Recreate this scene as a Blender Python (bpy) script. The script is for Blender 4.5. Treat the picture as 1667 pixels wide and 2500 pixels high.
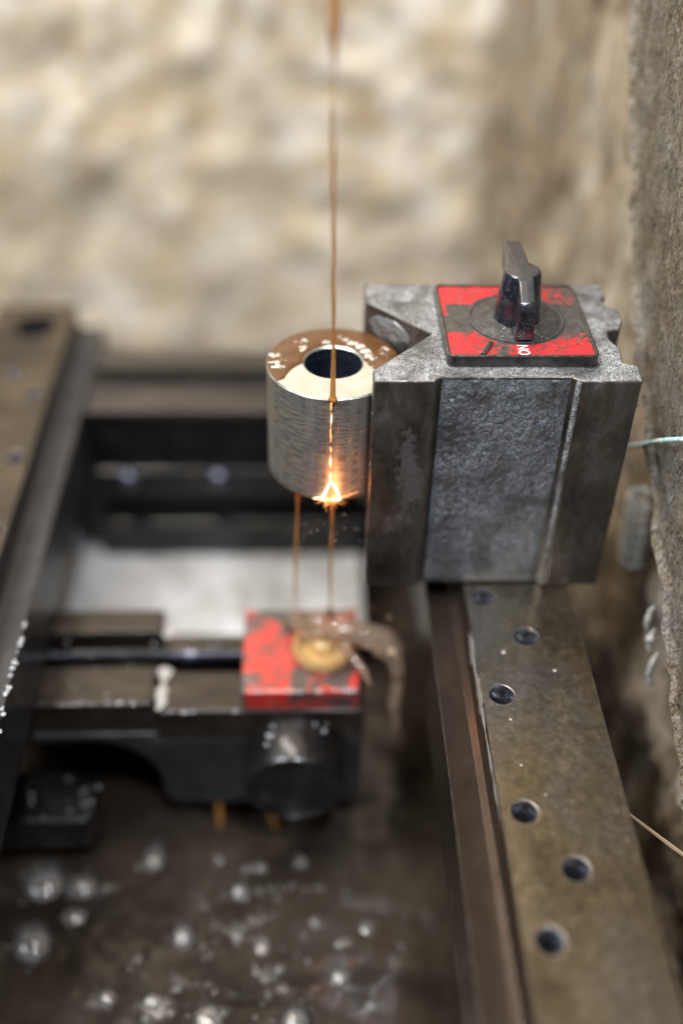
import bpy, bmesh, math, random
from mathutils import Vector, Matrix, noise
random.seed(7)
S = 0.001                       # everything below is written in millimetres
sc = bpy.context.scene
for o in list(bpy.data.objects): bpy.data.objects.remove(o)

# ------------------------------------------------------------------ camera
cam_d = bpy.data.cameras.new('camera'); cam = bpy.data.objects.new('camera', cam_d)
sc.collection.objects.link(cam); sc.camera = cam
RX = (0.99930021, -0.03091065, 0.02106241)
RD = (-0.00365041, -0.64100431, -0.7675286)
RF = (0.03722591, 0.7669146, -0.64066858)
CP = Vector((-21.66, -273.107, 177.967)) * S
cam.matrix_world = Matrix(((RX[0], -RD[0], -RF[0], CP.x), (RX[1], -RD[1], -RF[1], CP.y),
                           (RX[2], -RD[2], -RF[2], CP.z), (0, 0, 0, 1)))
cam_d.sensor_fit = 'VERTICAL'; cam_d.sensor_height = 36; cam_d.lens = 38.764
cam_d.clip_start = 0.01; cam_d.clip_end = 20
cam_d.dof.use_dof = True; cam_d.dof.focus_distance = 0.335; cam_d.dof.aperture_fstop = 2.15

# ------------------------------------------------------------------ light
w = bpy.data.worlds.new('World'); sc.world = w; w.use_nodes = True
w.node_tree.nodes['Background'].inputs[0].default_value = (0.62, 0.66, 0.72, 1)
w.node_tree.nodes['Background'].inputs[1].default_value = 0.11
def area(name, loc, target, size, power, col):
    l = bpy.data.lights.new(name, 'AREA'); l.shape = 'RECTANGLE'; l.size = size[0]*S; l.size_y = size[1]*S
    l.energy = power; l.color = col
    o = bpy.data.objects.new(name, l); sc.collection.objects.link(o)
    o.location = Vector(loc)*S
    o.rotation_euler = (Vector(target)*S - o.location).to_track_quat('-Z', 'Y').to_euler()
    return o
area('window_light', (-620, -250, 900), (0, 60, -60), (520, 420), 15, (0.93, 0.96, 1.0))
area('wall_fill', (-250, 180, 800), (-60, 500, 0), (600, 150), 7.6, (1.0, 0.92, 0.81))  # added light that brightens the back wall
area('glint_fill', (60, -420, 760), (-30, 0, -150), (80, 80), 8, (0.86, 0.90, 1.0))  # added light for the bright glints on drops and bubbles
sc.view_settings.view_transform = 'Standard'; sc.view_settings.look = 'None'
sc.view_settings.exposure = 0; sc.view_settings.gamma = 1
sc.render.engine = 'CYCLES'
sc.cycles.use_denoising = True
sc.cycles.max_bounces = 10; sc.cycles.transmission_bounces = 8; sc.cycles.sample_clamp_indirect = 8

# ------------------------------------------------------------------ materials
class N:
    """small node helper; coordinates come in millimetres"""
    def __init__(s, name):
        s.m = bpy.data.materials.new(name); s.m.use_nodes = True
        s.t = s.m.node_tree; s.n = s.t.nodes; s.b = s.n['Principled BSDF']
        s._co = None
    def link(s, a, b): s.t.links.new(a, b)
    def node(s, typ, **k):
        x = s.n.new(typ)
        for a, v in k.items(): setattr(x, a, v)
        return x
    def put(s, sock, v):
        if isinstance(v, bpy.types.NodeSocket): s.link(v, sock)
        elif isinstance(v, (tuple, list)) and sock.type == 'RGBA' and len(v) == 3: sock.default_value = (*v, 1)
        else: sock.default_value = v
    def set(s, **k):
        for a, v in k.items(): s.put(s.b.inputs[a.replace('_', ' ')], v)
        return s
    def co(s, scale=(1, 1, 1), uv=False, off=(0, 0, 0)):
        tc = s.node('ShaderNodeTexCoord'); mp = s.node('ShaderNodeMapping')
        s.link(tc.outputs['UV' if uv else 'Object'], mp.inputs[0])
        k = 1 if uv else 1000
        mp.inputs['Scale'].default_value = [c*k for c in scale]; mp.inputs['Location'].default_value = off
        return mp.outputs[0]
    def noise(s, scale, detail=4, rough=.55, dist=0., co=None, off=(0, 0, 0), st=(1, 1, 1)):
        x = s.node('ShaderNodeTexNoise'); s.link(co or s.co(st, off=off), x.inputs['Vector'])
        x.inputs['Scale'].default_value = scale; x.inputs['Detail'].default_value = detail
        x.inputs['Roughness'].default_value = rough; x.inputs['Distortion'].default_value = dist
        return x.outputs['Fac']
    def vor(s, scale, feature='F1', co=None, rnd=1., out='Distance', st=(1, 1, 1)):
        x = s.node('ShaderNodeTexVoronoi', feature=feature); s.link(co or s.co(st), x.inputs['Vector'])
        x.inputs['Scale'].default_value = scale; x.inputs['Randomness'].default_value = rnd
        return x.outputs[out]
    def ramp(s, fac, stops, interp='LINEAR'):
        r = s.node('ShaderNodeValToRGB'); s.link(fac, r.inputs[0]); cr = r.color_ramp; cr.interpolation = interp
        while len(cr.elements) < len(stops): cr.elements.new(.5)
        for e, (p, c) in zip(cr.elements, stops):
            e.position = p; e.color = (c, c, c, 1) if isinstance(c, (int, float)) else (*c, 1)
        return r.outputs[0]
    def mix(s, fac, a, b, blend='MIX'):
        x = s.node('ShaderNodeMix', data_type='RGBA', blend_type=blend)
        s.put(x.inputs[0], fac); s.put(x.inputs[6], a); s.put(x.inputs[7], b)
        return x.outputs[2]
    def math(s, op, a, b=0., c=0.):
        x = s.node('ShaderNodeMath', operation=op)
        s.put(x.inputs[0], a); s.put(x.inputs[1], b); s.put(x.inputs[2], c)
        return x.outputs[0]
    def bump(s, *hs):
        """hs: (height socket, strength, distance mm)"""
        last = None
        for h, st, d in hs:
            x = s.node('ShaderNodeBump'); s.link(h, x.inputs['Height'])
            x.inputs['Strength'].default_value = st; x.inputs['Distance'].default_value = d*S
            if last: s.link(last, x.inputs['Normal'])
            last = x.outputs[0]
        s.link(last, s.b.inputs['Normal']); return s
    def edge(s, radius=.5):
        """mask that is 1 on sharp convex or concave edges (worn paint)"""
        bv = s.node('ShaderNodeBevel', samples=4); bv.inputs[0].default_value = radius*S
        g = s.node('ShaderNodeNewGeometry'); d = s.node('ShaderNodeVectorMath', operation='DOT_PRODUCT')
        s.link(bv.outputs[0], d.inputs[0]); s.link(g.outputs['Normal'], d.inputs[1])
        return s.math('SUBTRACT', 1., d.outputs['Value'])
    def upmask(s, lo=.6, hi=.95):
        g = s.node('ShaderNodeNewGeometry'); sp = s.node('ShaderNodeSeparateXYZ'); s.link(g.outputs['Normal'], sp.inputs[0])
        return s.ramp(sp.outputs['Z'], ((lo, 0), (hi, 1)))

def metal(name, cols, scale, rough=(.25, .5), met=1., coat=0., bumps=(), edge=None, st=(1, 1, 1), spec=.5):
    n = N(name)
    f = n.noise(scale, 6, .62, .6, st=st)
    c = n.ramp(f, cols)
    f2 = n.noise(scale*3.7, 5, .6, off=(31, 7, 3))
    r = n.ramp(f2, ((.3, rough[0]), (.7, rough[1])))
    if edge:
        e = n.ramp(n.edge(edge[1]), ((.02, 0), (.12, 1)))
        e = n.mix(1., e, n.ramp(n.noise(.9, 3), ((.35, 0), (.6, 1))), 'MULTIPLY')
        c = n.mix(e, c, edge[0])
    n.set(Base_Color=c, Roughness=r, Metallic=met, Coat_Weight=coat, Coat_Roughness=.06, Specular_IOR_Level=spec)
    hs = [(n.noise(sc_, d_, .6, off=(5, 9, 2)), s_, dist_) for sc_, d_, s_, dist_ in bumps]
    if hs: n.bump(*hs)
    return n.m

M = {}
# machined, oil-stained steel of the magnet's pole pads
n = N('stained_steel')
f = n.noise(.11, 7, .68, .25, st=(1, 1, .45)); f2 = n.noise(.5, 5, .6, off=(9, 2, 5))
c = n.ramp(f, ((.30, (.034, .031, .029)), (.50, (.095, .083, .068)), (.62, (.15, .135, .12)), (.74, (.30, .285, .285))))
e = n.ramp(n.edge(.5), ((.02, 0), (.14, 1)))
spx = n.node('ShaderNodeSeparateXYZ'); n.link(n.co((1, 1, 1)), spx.inputs[0])
dx_ = n.math('POWER', n.math('DIVIDE', n.math('ADD', n.math('ADD', spx.outputs['X'], 28.), n.math('MULTIPLY', n.math('SUBTRACT', spx.outputs['Z'], 50.), .12)), 5.), 2.)
dz_ = n.math('POWER', n.math('DIVIDE', n.math('SUBTRACT', spx.outputs['Z'], 50.), 21.), 2.)
scf = n.math('SUBTRACT', n.math('ADD', 1.1, n.math('MULTIPLY', n.math('SUBTRACT', n.noise(.22, 7, .7), .5), 3.2)), n.math('ADD', dx_, dz_))
c = n.mix(n.ramp(scf, ((.45, 0), (.7, .85))), c, (.22, .205, .215))
c = n.mix(n.mix(1., e, n.ramp(n.noise(.8, 3), ((.3, 0), (.6, 1))), 'MULTIPLY'), c, (.55, .54, .53))
n.set(Base_Color=c, Metallic=.75, Roughness=n.ramp(f2, ((.3, .24), (.7, .5))), Coat_Weight=.25, Coat_Roughness=.12)
n.bump((n.noise(1.6, 5, .65, off=(3, 3, 3)), .25, .12), (f2, .2, .3)); M['stained'] = n.m
# rough cast, grey hammered paint
def casting(name, lo, mid, hi, strength, k=1.):
    n = N(name)
    v = n.noise(1.0*k, 3, .5, 2.2, off=(8, 1, 3)); nz = n.noise(2.0*k, 7, .72, .8)
    big = n.noise(.07, 4, .6, .5, off=(4, 4, 4))
    hgt = n.math('ADD', n.math('MULTIPLY', v, .6), n.math('MULTIPLY', nz, .6))
    c = n.ramp(hgt, ((.51, lo), (.595, mid), (.70, hi)))
    c = n.mix(n.ramp(big, ((.42, .0), (.64, .85))), c, lo)
    drip = n.noise(.16, 5, .6, .4, st=(1, 1, .16), off=(2, 6, 1))
    c = n.mix(n.ramp(drip, ((.52, 0), (.66, .55))), c, (.07, .06, .048))
    n.set(Base_Color=c, Metallic=.35, Roughness=n.ramp(nz, ((.3, .25), (.7, .55))), Coat_Weight=.3, Coat_Roughness=.15)
    n.bump((hgt, strength, .5), (n.noise(.5, 3), .3, .6)); return n.m
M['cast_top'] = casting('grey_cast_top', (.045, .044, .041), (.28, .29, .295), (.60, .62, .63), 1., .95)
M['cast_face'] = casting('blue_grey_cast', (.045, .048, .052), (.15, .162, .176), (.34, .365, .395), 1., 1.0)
# machined brassy-brown rail
n = N('rail_steel')
f = n.noise(.035, 5, .6, .4, st=(1, .5, 1)); vv = n.vor(.55, 'SMOOTH_F1'); fine = n.noise(2.5, 4, .6, st=(1, .25, 1))
c = n.ramp(f, ((.30, (.21, .17, .12)), (.46, (.42, .355, .25)), (.58, (.40, .37, .325)), (.72, (.62, .54, .39))))
c = n.mix(n.ramp(vv, ((.25, .0), (.6, .35))), c, (.13, .10, .07), 'MIX')
c = n.mix(n.ramp(n.noise(.22, 6, .7, off=(2, 7, 1)), ((.56, 0), (.75, .45))), c, (.09, .075, .06))
e = n.ramp(n.edge(.45), ((.02, 0), (.10, 1)))
c = n.mix(n.math('MULTIPLY', e, n.ramp(n.noise(.6, 4), ((.3, .15), (.6, .9)))), c, (.62, .60, .56))
n.set(Base_Color=c, Metallic=1., Roughness=n.ramp(n.noise(.3, 6, .65), ((.3, .16), (.7, .30))))
n.bump((fine, .12, .1), (vv, .06, .2), (n.noise(.25, 3), .12, .3)); M['rail'] = n.m
M['rail_dark'] = metal('rail_side_steel', ((.3, (.036, .028, .022)), (.6, (.075, .053, .038)), (.8, (.11, .083, .062))), .03, (.26, .42), .75, .05,
                       ((.8, 3, .06, .2),), edge=((.4, .36, .3), .5), st=(1, .3, 1))
M['rail_brown'] = metal('brown_rail_steel', ((.3, (.022, .018, .014)), (.5, (.062, .045, .028)), (.7, (.11, .078, .045))), .03, (.4, .6), .45, .0, ((1., 4, .15, .2),), edge=((.3, .27, .24), .5))
M['thread'] = metal('thread_steel', ((.3, (.07, .073, .085)), (.7, (.24, .25, .29))), .5, (.15, .3), .95)
M['iron'] = metal('oily_black_iron', ((.3, (.006, .006, .006)), (.55, (.014, .013, .012)), (.75, (.036, .031, .026))), .07, (.18, .5), .5, .35,
                  ((.5, 5, .35, .6), (2., 4, .2, .2)))  # black oily iron, made darker still for the shade inside the frame
M['iron_face'] = metal('grey_black_iron', ((.3, (.014, .014, .015)), (.55, (.030, .030, .031)), (.75, (.055, .053, .05))), .05, (.35, .6), .3, .2, ((.5, 5, .35, .6),))
M['iron_brown'] = metal('wet_brown_iron', ((.3, (.010, .008, .0065)), (.55, (.030, .0225, .016)), (.75, (.062, .045, .029))), .09, (.2, .5), .45, .35,
                        ((.5, 5, .35, .5),), st=(.4, 1, 1))  # wet brown iron, shade around the lower arm put into its colour
M['beam'] = metal('grey_beam_steel', ((.3, (.026, .022, .02)), (.55, (.065, .055, .05)), (.75, (.12, .102, .09))), .05, (.25, .5), .6, .2, ((.4, 4, .3, .5),), st=(.3, 1, 1))
M['chamfer'] = metal('bright_chamfer', ((.3, (.30, .30, .30)), (.7, (.62, .62, .62))), .6, (.2, .35), 1.)
M['rod'] = metal('oily_rod', ((.3, (.02, .02, .024)), (.6, (.05, .052, .065)), (.8, (.25, .27, .34))), .06, (.15, .3), .9, .3, (), st=(1, .2, .2))
M['bolt'] = metal('bolt_steel', ((.3, (.08, .085, .115)), (.7, (.18, .19, .24))), .3, (.35, .5), 1.)
M['plate'] = metal('plate_steel', ((.3, (.05, .048, .045)), (.6, (.12, .115, .11)), (.8, (.22, .21, .2))), .25, (.25, .5), .9, .2, ((1.5, 4, .2, .15),), edge=((.5, .49, .47), .5))
M['gold_dark'] = metal('dial_grime', ((.3, (.016, .0155, .0145)), (.55, (.050, .048, .044)), (.75, (.12, .115, .105))), .3, (.35, .65), .2, .1, ((1.2, 5, .4, .25),))
# glossy black knob with dusty top and worn edges
n = N('black_bakelite')
up = n.upmask(.75, .95); d = n.ramp(n.noise(.7, 6, .7), ((.25, .35), (.7, 1)))
dust = n.math('MULTIPLY', up, d)
e = n.math('MULTIPLY', n.ramp(n.edge(.42), ((.05, 0), (.14, 1))), n.ramp(n.noise(.45, 4, .6, off=(7, 0, 2)), ((.42, 0), (.56, 1))))
sm = n.ramp(n.noise(.32, 6, .7, 1.5, off=(3, 8, 1)), ((.50, 0), (.75, 1)))
c = n.mix(sm, (.008, .009, .014), (.07, .068, .085)); c = n.mix(dust, c, (.032, .031, .027)); c = n.mix(e, c, (.62, .58, .50))
r = n.ramp(n.noise(.9, 4), ((.3, .08), (.7, .28))); r = n.mix(dust, r, (.75, .75, .75))
n.set(Base_Color=c, Roughness=r, Coat_Weight=.5, Coat_Roughness=.07)
n.bump((n.noise(.8, 5, .6), .25, .35), (n.noise(4, 3), .15, .1)); M['knob'] = n.m
# painted red label: red where the attribute says so, grime on the rest
n = N('worn_red_label')
at = n.node('ShaderNodeAttribute'); at.attribute_name = 'paint'
a = n.math('ADD', at.outputs['Fac'], n.math('MULTIPLY', n.math('SUBTRACT', n.noise(.42, 8, .75), .5), 2.6))
mk = n.ramp(a, ((.44, 0), (.66, 1)))
spots = n.ramp(n.noise(1.1, 5, .7, off=(9, 1, 4)), ((.50, 1), (.60, .08)))
mk = n.math('MULTIPLY', mk, spots)
red = n.mix(n.noise(.35, 5, .6), (.40, .004, .010), (.64, .016, .024))
grm = n.ramp(n.noise(.4, 6, .7, off=(1, 5, 2)), ((.3, (.02, .019, .017)), (.6, (.06, .057, .05)), (.8, (.13, .125, .11))))
n.set(Base_Color=n.mix(mk, grm, red), Roughness=n.ramp(n.noise(.8, 4), ((.3, .3), (.7, .6))), Coat_Weight=.12, Coat_Roughness=.1)
n.bump((n.noise(.9, 5, .65), .35, .3), (mk, .3, .12)); M['label'] = n.m
M['ink'] = N('white_ink').set(Base_Color=(.8, .78, .76), Roughness=.45).m
# turned steel ring: UV = (arc mm, height mm) on the side, (radius, angle) on the top
n = N('turned_steel_side')
u1 = n.noise(1., 3, .5, co=n.co((.20, 1.35, 1), uv=True)); cols_ = n.noise(1., 2, .5, co=n.co((.22, .012, 1), uv=True, off=(5, 2, 0)))
fineb = n.noise(1., 3, .5, co=n.co((.08, 3.2, 1), uv=True))
dash = n.math('MULTIPLY', n.ramp(u1, ((.46, 0), (.54, 1))), n.ramp(cols_, ((.44, .1), (.52, 1))))
warm = n.noise(.09, 4, .6, .5)
c = n.ramp(warm, ((.32, (.30, .30, .285)), (.5, (.43, .41, .355)), (.68, (.49, .42, .29))))
c = n.mix(n.math('MULTIPLY', dash, .55), c, (.085, .09, .09))
sp = n.node('ShaderNodeSeparateXYZ'); n.link(n.co((1, 1, 1)), sp.inputs[0])
rust = n.math('MULTIPLY', n.ramp(n.math('DIVIDE', sp.outputs['Z'], 40.), ((.0, 1), (.06, 0))), n.ramp(n.noise(.25, 4), ((.3, .4), (.6, 1))))
c = n.mix(rust, c, (.34, .17, .05))
n.set(Base_Color=c, Metallic=.68, Roughness=n.ramp(u1, ((.3, .34), (.7, .5))))
n.bump((dash, .12, .12), (fineb, .15, .08)); M['ring_side'] = n.m
n = N('turned_steel_top')
sp = n.node('ShaderNodeSeparateXYZ'); n.link(n.co((1, 1, 0)), sp.inputs[0])
rr = n.math('SQRT', n.math('ADD', n.math('POWER', sp.outputs['X'], 2.), n.math('POWER', sp.outputs['Y'], 2.)))
cb = n.node('ShaderNodeCombineXYZ'); n.link(rr, cb.inputs[0])
lines = n.noise(2.4, 3, .6, co=cb.outputs[0])
c = n.mix(n.ramp(n.noise(.13, 4, .6), ((.4, 0), (.7, .8))), (.66, .665, .61), (.57, .555, .45))
n.set(Base_Color=c, Metallic=.75, Roughness=n.ramp(n.noise(.2, 4), ((.3, .28), (.7, .42))), Anisotropic=.3)
n.bump((lines, .10, .05)); M['ring_top'] = n.m
M['bore'] = metal('shaded_blue_bore', ((.3, (.03, .045, .07)), (.7, (.16, .20, .27))), .15, (.2, .4), .9, .2, ((1.2, 3, .2, .15),), st=(.3, .3, 2))  # ring steel again, with the shade inside the hole put into its colour
# liquids
n = N('brown_coolant')
n.set(Base_Color=n.mix(n.noise(.2, 3), (.10, .042, .014), (.17, .078, .028)), Roughness=.06, IOR=1.34, Transmission_Weight=.35,
      Subsurface_Weight=.0, Coat_Weight=.3)
n.bump((n.noise(.35, 3), .1, .3)); M['coolant'] = n.m
n = N('amber_coolant_stream')
n.set(Base_Color=(.62, .30, .09), Roughness=.08, IOR=1.34, Transmission_Weight=.5); M['stream'] = n.m
n = N('splash_water')
n.set(Base_Color=n.mix(n.noise(.25, 4), (.42, .26, .15), (.80, .66, .52)), Roughness=.02, IOR=1.36, Transmission_Weight=.8, Coat_Weight=.6, Coat_Roughness=.02)
M['splash'] = n.m
M['wet_film'] = N('wet_sheen_film').set(Base_Color=(.20, .195, .19), Roughness=.15, Coat_Weight=1., Coat_Roughness=.03, Metallic=.3).m  # grey tone stands in for light reflected off the wet notch wall
M['foam'] = N('pale_foam').set(Base_Color=(.58, .54, .46), Roughness=.35, Coat_Weight=.6, Coat_Roughness=.05, Subsurface_Weight=.0).m
n = N('dark_pool')
n.set(Base_Color=n.ramp(n.noise(.022, 5, .6, .6), ((.32, (.010, .0075, .0055)), (.5, (.027, .020, .0145)), (.68, (.046, .035, .025)))),
      Roughness=.15, IOR=1.33)
n.bump((n.noise(.05, 2, .5), .35, 3)); M['pool'] = n.m
def film(name, milk, col):
    n = N(name); out = n.n['Material Output']
    tr_ = n.node('ShaderNodeBsdfTransparent'); df = n.node('ShaderNodeBsdfDiffuse'); df.inputs[0].default_value = (*col, 1)
    gl = n.node('ShaderNodeBsdfGlossy'); gl.inputs['Roughness'].default_value = .03
    fr = n.node('ShaderNodeFresnel'); fr.inputs[0].default_value = 1.52
    m1 = n.node('ShaderNodeMixShader'); n.put(m1.inputs[0], n.math('MULTIPLY', n.ramp(n.noise(.5 if milk < .2 else .8, 4), ((.3, .2), (.7, 1.))), milk))
    n.link(tr_.outputs[0], m1.inputs[1]); n.link(df.outputs[0], m1.inputs[2])
    m2 = n.node('ShaderNodeMixShader'); n.link(fr.outputs[0], m2.inputs[0]); n.link(m1.outputs[0], m2.inputs[1]); n.link(gl.outputs[0], m2.inputs[2])
    n.link(m2.outputs[0], out.inputs[0]); return n.m
M['bubble'] = film('bubble_film', .15, (.62, .60, .56)); M['pool_foam'] = film('froth_film', .30, (.50, .47, .42))
M['drop'] = N('clear_drop').set(Base_Color=(.9, .92, .95), Roughness=.02, IOR=1.6, Transmission_Weight=.75).m
# red guide block, amber nozzle
n = N('worn_red_enamel')
k = n.ramp(n.noise(.085, 7, .65, .8, off=(3, 1, 0)), ((.41, 0), (.56, 1)))
n.set(Base_Color=n.mix(k, n.mix(n.noise(.2, 4), (.40, .018, .015), (.60, .04, .025)), (.06, .048, .042)), Roughness=.28, Coat_Weight=.6, Coat_Roughness=.08)
n.bump((n.noise(.5, 5), .4, .5)); M['red'] = n.m
n = N('amber_nozzle'); n.set(Base_Color=n.mix(n.noise(.3, 4), (.36, .19, .05), (.58, .40, .18)), Roughness=.2, Coat_Weight=.8, Coat_Roughness=.05)
n.bump((n.noise(.4, 4), .4, .5)); M['amber'] = n.m
M['paint_white'] = N('chalky_residue').set(Base_Color=(.62, .58, .52), Roughness=.6).m
n = N('residue'); n.set(Base_Color=n.mix(n.noise(.5, 5), (.20, .19, .165), (.44, .42, .385)), Roughness=.6); n.bump((n.noise(1.2, 5, .7), .6, .4)); M['residue'] = n.m
n = N('pale_shelf')
n.set(Base_Color=n.ramp(n.noise(.035, 6, .65, .8), ((.3, (.20, .18, .16)), (.45, (.36, .35, .33)), (.7, (.55, .55, .54)))), Roughness=.3, Coat_Weight=.4)
n.bump((n.noise(.2, 4), .3, 1.)); M['shelf'] = n.m
# walls
n = N('mottled_plaster')
f = n.noise(.020, 6, .55, .8); v = n.vor(.034, 'SMOOTH_F1', co=n.co((1, 1, 1.1))); f3 = n.noise(.05, 5, .6, .7, off=(8, 3, 2)); f4 = n.noise(.009, 3, .5, off=(1, 2, 9))
c = n.ramp(f, ((.30, (.42, .30, .16)), (.42, (.62, .50, .33)), (.52, (.72, .62, .46)), (.64, (.78, .73, .61))))
c = n.mix(n.ramp(v, ((.30, 0), (.70, .7))), c, (.44, .33, .19))
ck = n.vor(.021, 'DISTANCE_TO_EDGE', co=n.co((1, 1, 1))); c = n.mix(n.ramp(ck, ((.02, .55), (.13, 0))), c, (.34, .25, .15))
c = n.mix(n.ramp(f3, ((.52, 0), (.62, .6))), c, (.88, .87, .83))
c = n.mix(n.ramp(f3, ((.30, .6), (.42, 0))), c, (.52, .56, .52))
c = n.mix(n.ramp(f4, ((.50, 0), (.70, .5))), c, (.50, .38, .23))
n.set(Base_Color=c, Roughness=.55); n.bump((f3, .35, 6), (n.noise(.2, 5), .4, 2)); M['wall'] = n.m
n = N('stained_tank_side')
f = n.noise(.030, 6, .6, .8, st=(1, 1.2, .6)); f2 = n.noise(.14, 6, .65, .6, off=(6, 3, 8))
c = n.ramp(f, ((.28, (.045, .030, .018)), (.42, (.20, .14, .078)), (.55, (.42, .34, .24)), (.68, (.54, .48, .40)), (.8, (.30, .20, .10))))
c = n.mix(n.ramp(f2, ((.5, 0), (.68, .6))), c, (.06, .042, .028))
c = n.mix(n.ramp(n.noise(.06, 4, .5, off=(2, 2, 7)), ((.60, 0), (.72, .7))), c, (.62, .55, .44))
n.set(Base_Color=c, Roughness=.5, Coat_Weight=.15); n.bump((f2, .7, 3), (n.noise(.7, 5), .5, .6)); M['tank'] = n.m
n = N('crusted_grey_sheet')
f = n.noise(.035, 6, .62, 1., st=(1, 1.6, .5)); f2 = n.noise(.55, 7, .72, 1.5, st=(1, 1.4, .7)); v = n.vor(.5, 'SMOOTH_F1')
c = n.ramp(f, ((.30, (.30, .20, .10)), (.45, (.50, .40, .26)), (.56, (.60, .53, .42)), (.68, (.46, .42, .37)), (.8, (.34, .22, .11))))
c = n.mix(n.ramp(f2, ((.40, .9), (.49, 0))), c, (.085, .055, .028))
c = n.mix(n.ramp(f2, ((.515, 0), (.60, .75))), c, (.78, .75, .68))
n.set(Base_Color=c, Roughness=.6); n.bump((f2, 1., 2.2), (v, .5, .8)); M['sheet'] = n.m
n = N('cyan_white_string'); n.set(Base_Color=n.mix(n.ramp(n.noise(.35, 3), ((.45, 0), (.55, 1))), (.72, .74, .70), (.30, .56, .58)), Roughness=.7); M['string'] = n.m
M['coil'] = N('clear_spiral_tube').set(Base_Color=(.80, .86, .84), Roughness=.2, Coat_Weight=.5).m
M['drip'] = N('chalk_drip').set(Base_Color=(.55, .54, .49), Roughness=.7).m
M['wood'] = N('pale_splinter').set(Base_Color=(.26, .19, .12), Roughness=.7).m
def emit(name, col, st):
    n = N(name); n.set(Base_Color=(0, 0, 0), Emission_Color=col, Emission_Strength=st); return n.m
M['hot'] = emit('white_hot_spark', (1., .72, .42), 8); M['warm'] = emit('orange_spark', (1., .34, .10), 4); M['dim'] = emit('dim_ember', (1., .20, .05), 2.2)
M['wire'] = metal('molybdenum_wire', ((.3, (.25, .2, .15)), (.7, (.4, .33, .25))), .3, (.3, .4), 1.)

# ------------------------------------------------------------------ geometry helpers (mm)
def obj(name, bm, mat, parent=None, origin=(0, 0, 0), smooth=40, label=None, cat=None, group=None, kind=None):
    if isinstance(bm, bpy.types.Mesh): me = bm
    else:
        me = bpy.data.meshes.new(name); bm.to_mesh(me); bm.free()
    og = Vector(origin)
    me.transform(Matrix.Scale(S, 4) @ Matrix.Translation(-og))
    for m in (mat if isinstance(mat, (list, tuple)) else [mat]): me.materials.append(M[m])
    if me.name in IDX: me.polygons.foreach_set('material_index', IDX.pop(me.name))
    if smooth:
        me.polygons.foreach_set('use_smooth', [True]*len(me.polygons)); me.set_sharp_from_angle(angle=math.radians(smooth))
        for p in me.polygons:
            if len(p.vertices) > 8 or p.area > 40e-6: p.use_smooth = False
    o = bpy.data.objects.new(name, me); sc.collection.objects.link(o)
    if parent:
        o.parent = parent
        o.location = og*S - wloc(parent)
    else: o.location = og*S
    tag(o, label, cat, group, kind); return o
def wloc(p):
    v = Vector(p.location)
    while p.parent: p = p.parent; v += p.location
    return v
def tag(o, label=None, cat=None, group=None, kind=None):
    for k, v in (('label', label), ('category', cat), ('group', group), ('kind', kind)):
        if v: o[k] = v
def thing(name, label, cat, loc, group=None):
    o = bpy.data.objects.new(name, None); sc.collection.objects.link(o); o.location = Vector(loc)*S
    o.empty_display_size = .01; tag(o, label, cat, group); return o
def prism(poly, z0, z1, bm=None, cap_top_mat=0):
    bm = bm or bmesh.new()
    a = [bm.verts.new((x, y, z0)) for x, y in poly]; b = [bm.verts.new((x, y, z1)) for x, y in poly]
    k = len(poly)
    bm.faces.new(list(reversed(a))); f = bm.faces.new(b); f.material_index = cap_top_mat
    for i in range(k): bm.faces.new((a[i], a[(i+1) % k], b[(i+1) % k], b[i]))
    return bm
def sweep_y(poly, y0, y1, bm=None):
    """poly in (x,z), extruded along y"""
    bm = bm or bmesh.new()
    a = [bm.verts.new((x, y0, z)) for x, z in poly]; b = [bm.verts.new((x, y1, z)) for x, z in poly]
    k = len(poly); bm.faces.new(a); bm.faces.new(list(reversed(b)))
    for i in range(k): bm.faces.new((a[(i+1) % k], a[i], b[i], b[(i+1) % k]))
    bmesh.ops.recalc_face_normals(bm, faces=bm.faces); return bm
def sweep_x(poly, x0, x1, bm=None):
    """poly in (y,z), extruded along x"""
    bm = bm or bmesh.new()
    a = [bm.verts.new((x0, y, z)) for y, z in poly]; b = [bm.verts.new((x1, y, z)) for y, z in poly]
    k = len(poly); bm.faces.new(a); bm.faces.new(list(reversed(b)))
    for i in range(k): bm.faces.new((a[(i+1) % k], a[i], b[i], b[(i+1) % k]))
    bmesh.ops.recalc_face_normals(bm, faces=bm.faces); return bm
def box(x0, x1, y0, y1, z0, z1, bm=None): return prism(((x0, y0), (x1, y0), (x1, y1), (x0, y1)), z0, z1, bm)
def lathe(prof, c=(0, 0), seg=96, bm=None, axis='z', close=False, uv=False, caps=True):
    """prof: list of (r, h); revolved round a vertical axis at c (or an axis along y: c=(x,z))"""
    bm = bm or bmesh.new(); rings = []
    for r, hh in prof:
        ring = []
        for i in range(seg):
            a = 2*math.pi*i/seg; u, v = c[0]+r*math.cos(a), c[1]+r*math.sin(a)
            ring.append(bm.verts.new((u, v, hh) if axis == 'z' else (u, hh, v)))
        rings.append(ring)
    pairs = list(zip(rings, rings[1:])) + ([(rings[-1], rings[0])] if close else [])
    lay = bm.loops.layers.uv.new('UVMap') if uv else None
    for j, (p, q) in enumerate(pairs):
        for i in range(seg):
            k = (i+1) % seg
            f = bm.faces.new((p[i], p[k], q[k], q[i]) if axis == 'z' else (p[k], p[i], q[i], q[k]))
            if uv:
                R = prof[j][0]
                for lp, ii in zip(f.loops, (i, i+1, i+1, i)):
                    lp[lay].uv = (2*math.pi*ii/seg*R, lp.vert.co.z)
    if not close and caps:
        for ring, rev in ((rings[0], True), (rings[-1], False)):
            if prof[0 if rev else -1][0] > 1e-4:
                try: bm.faces.new(list(reversed(ring)) if rev else ring)
                except ValueError: pass
    bmesh.ops.recalc_face_normals(bm, faces=bm.faces)
    return bm
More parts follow.
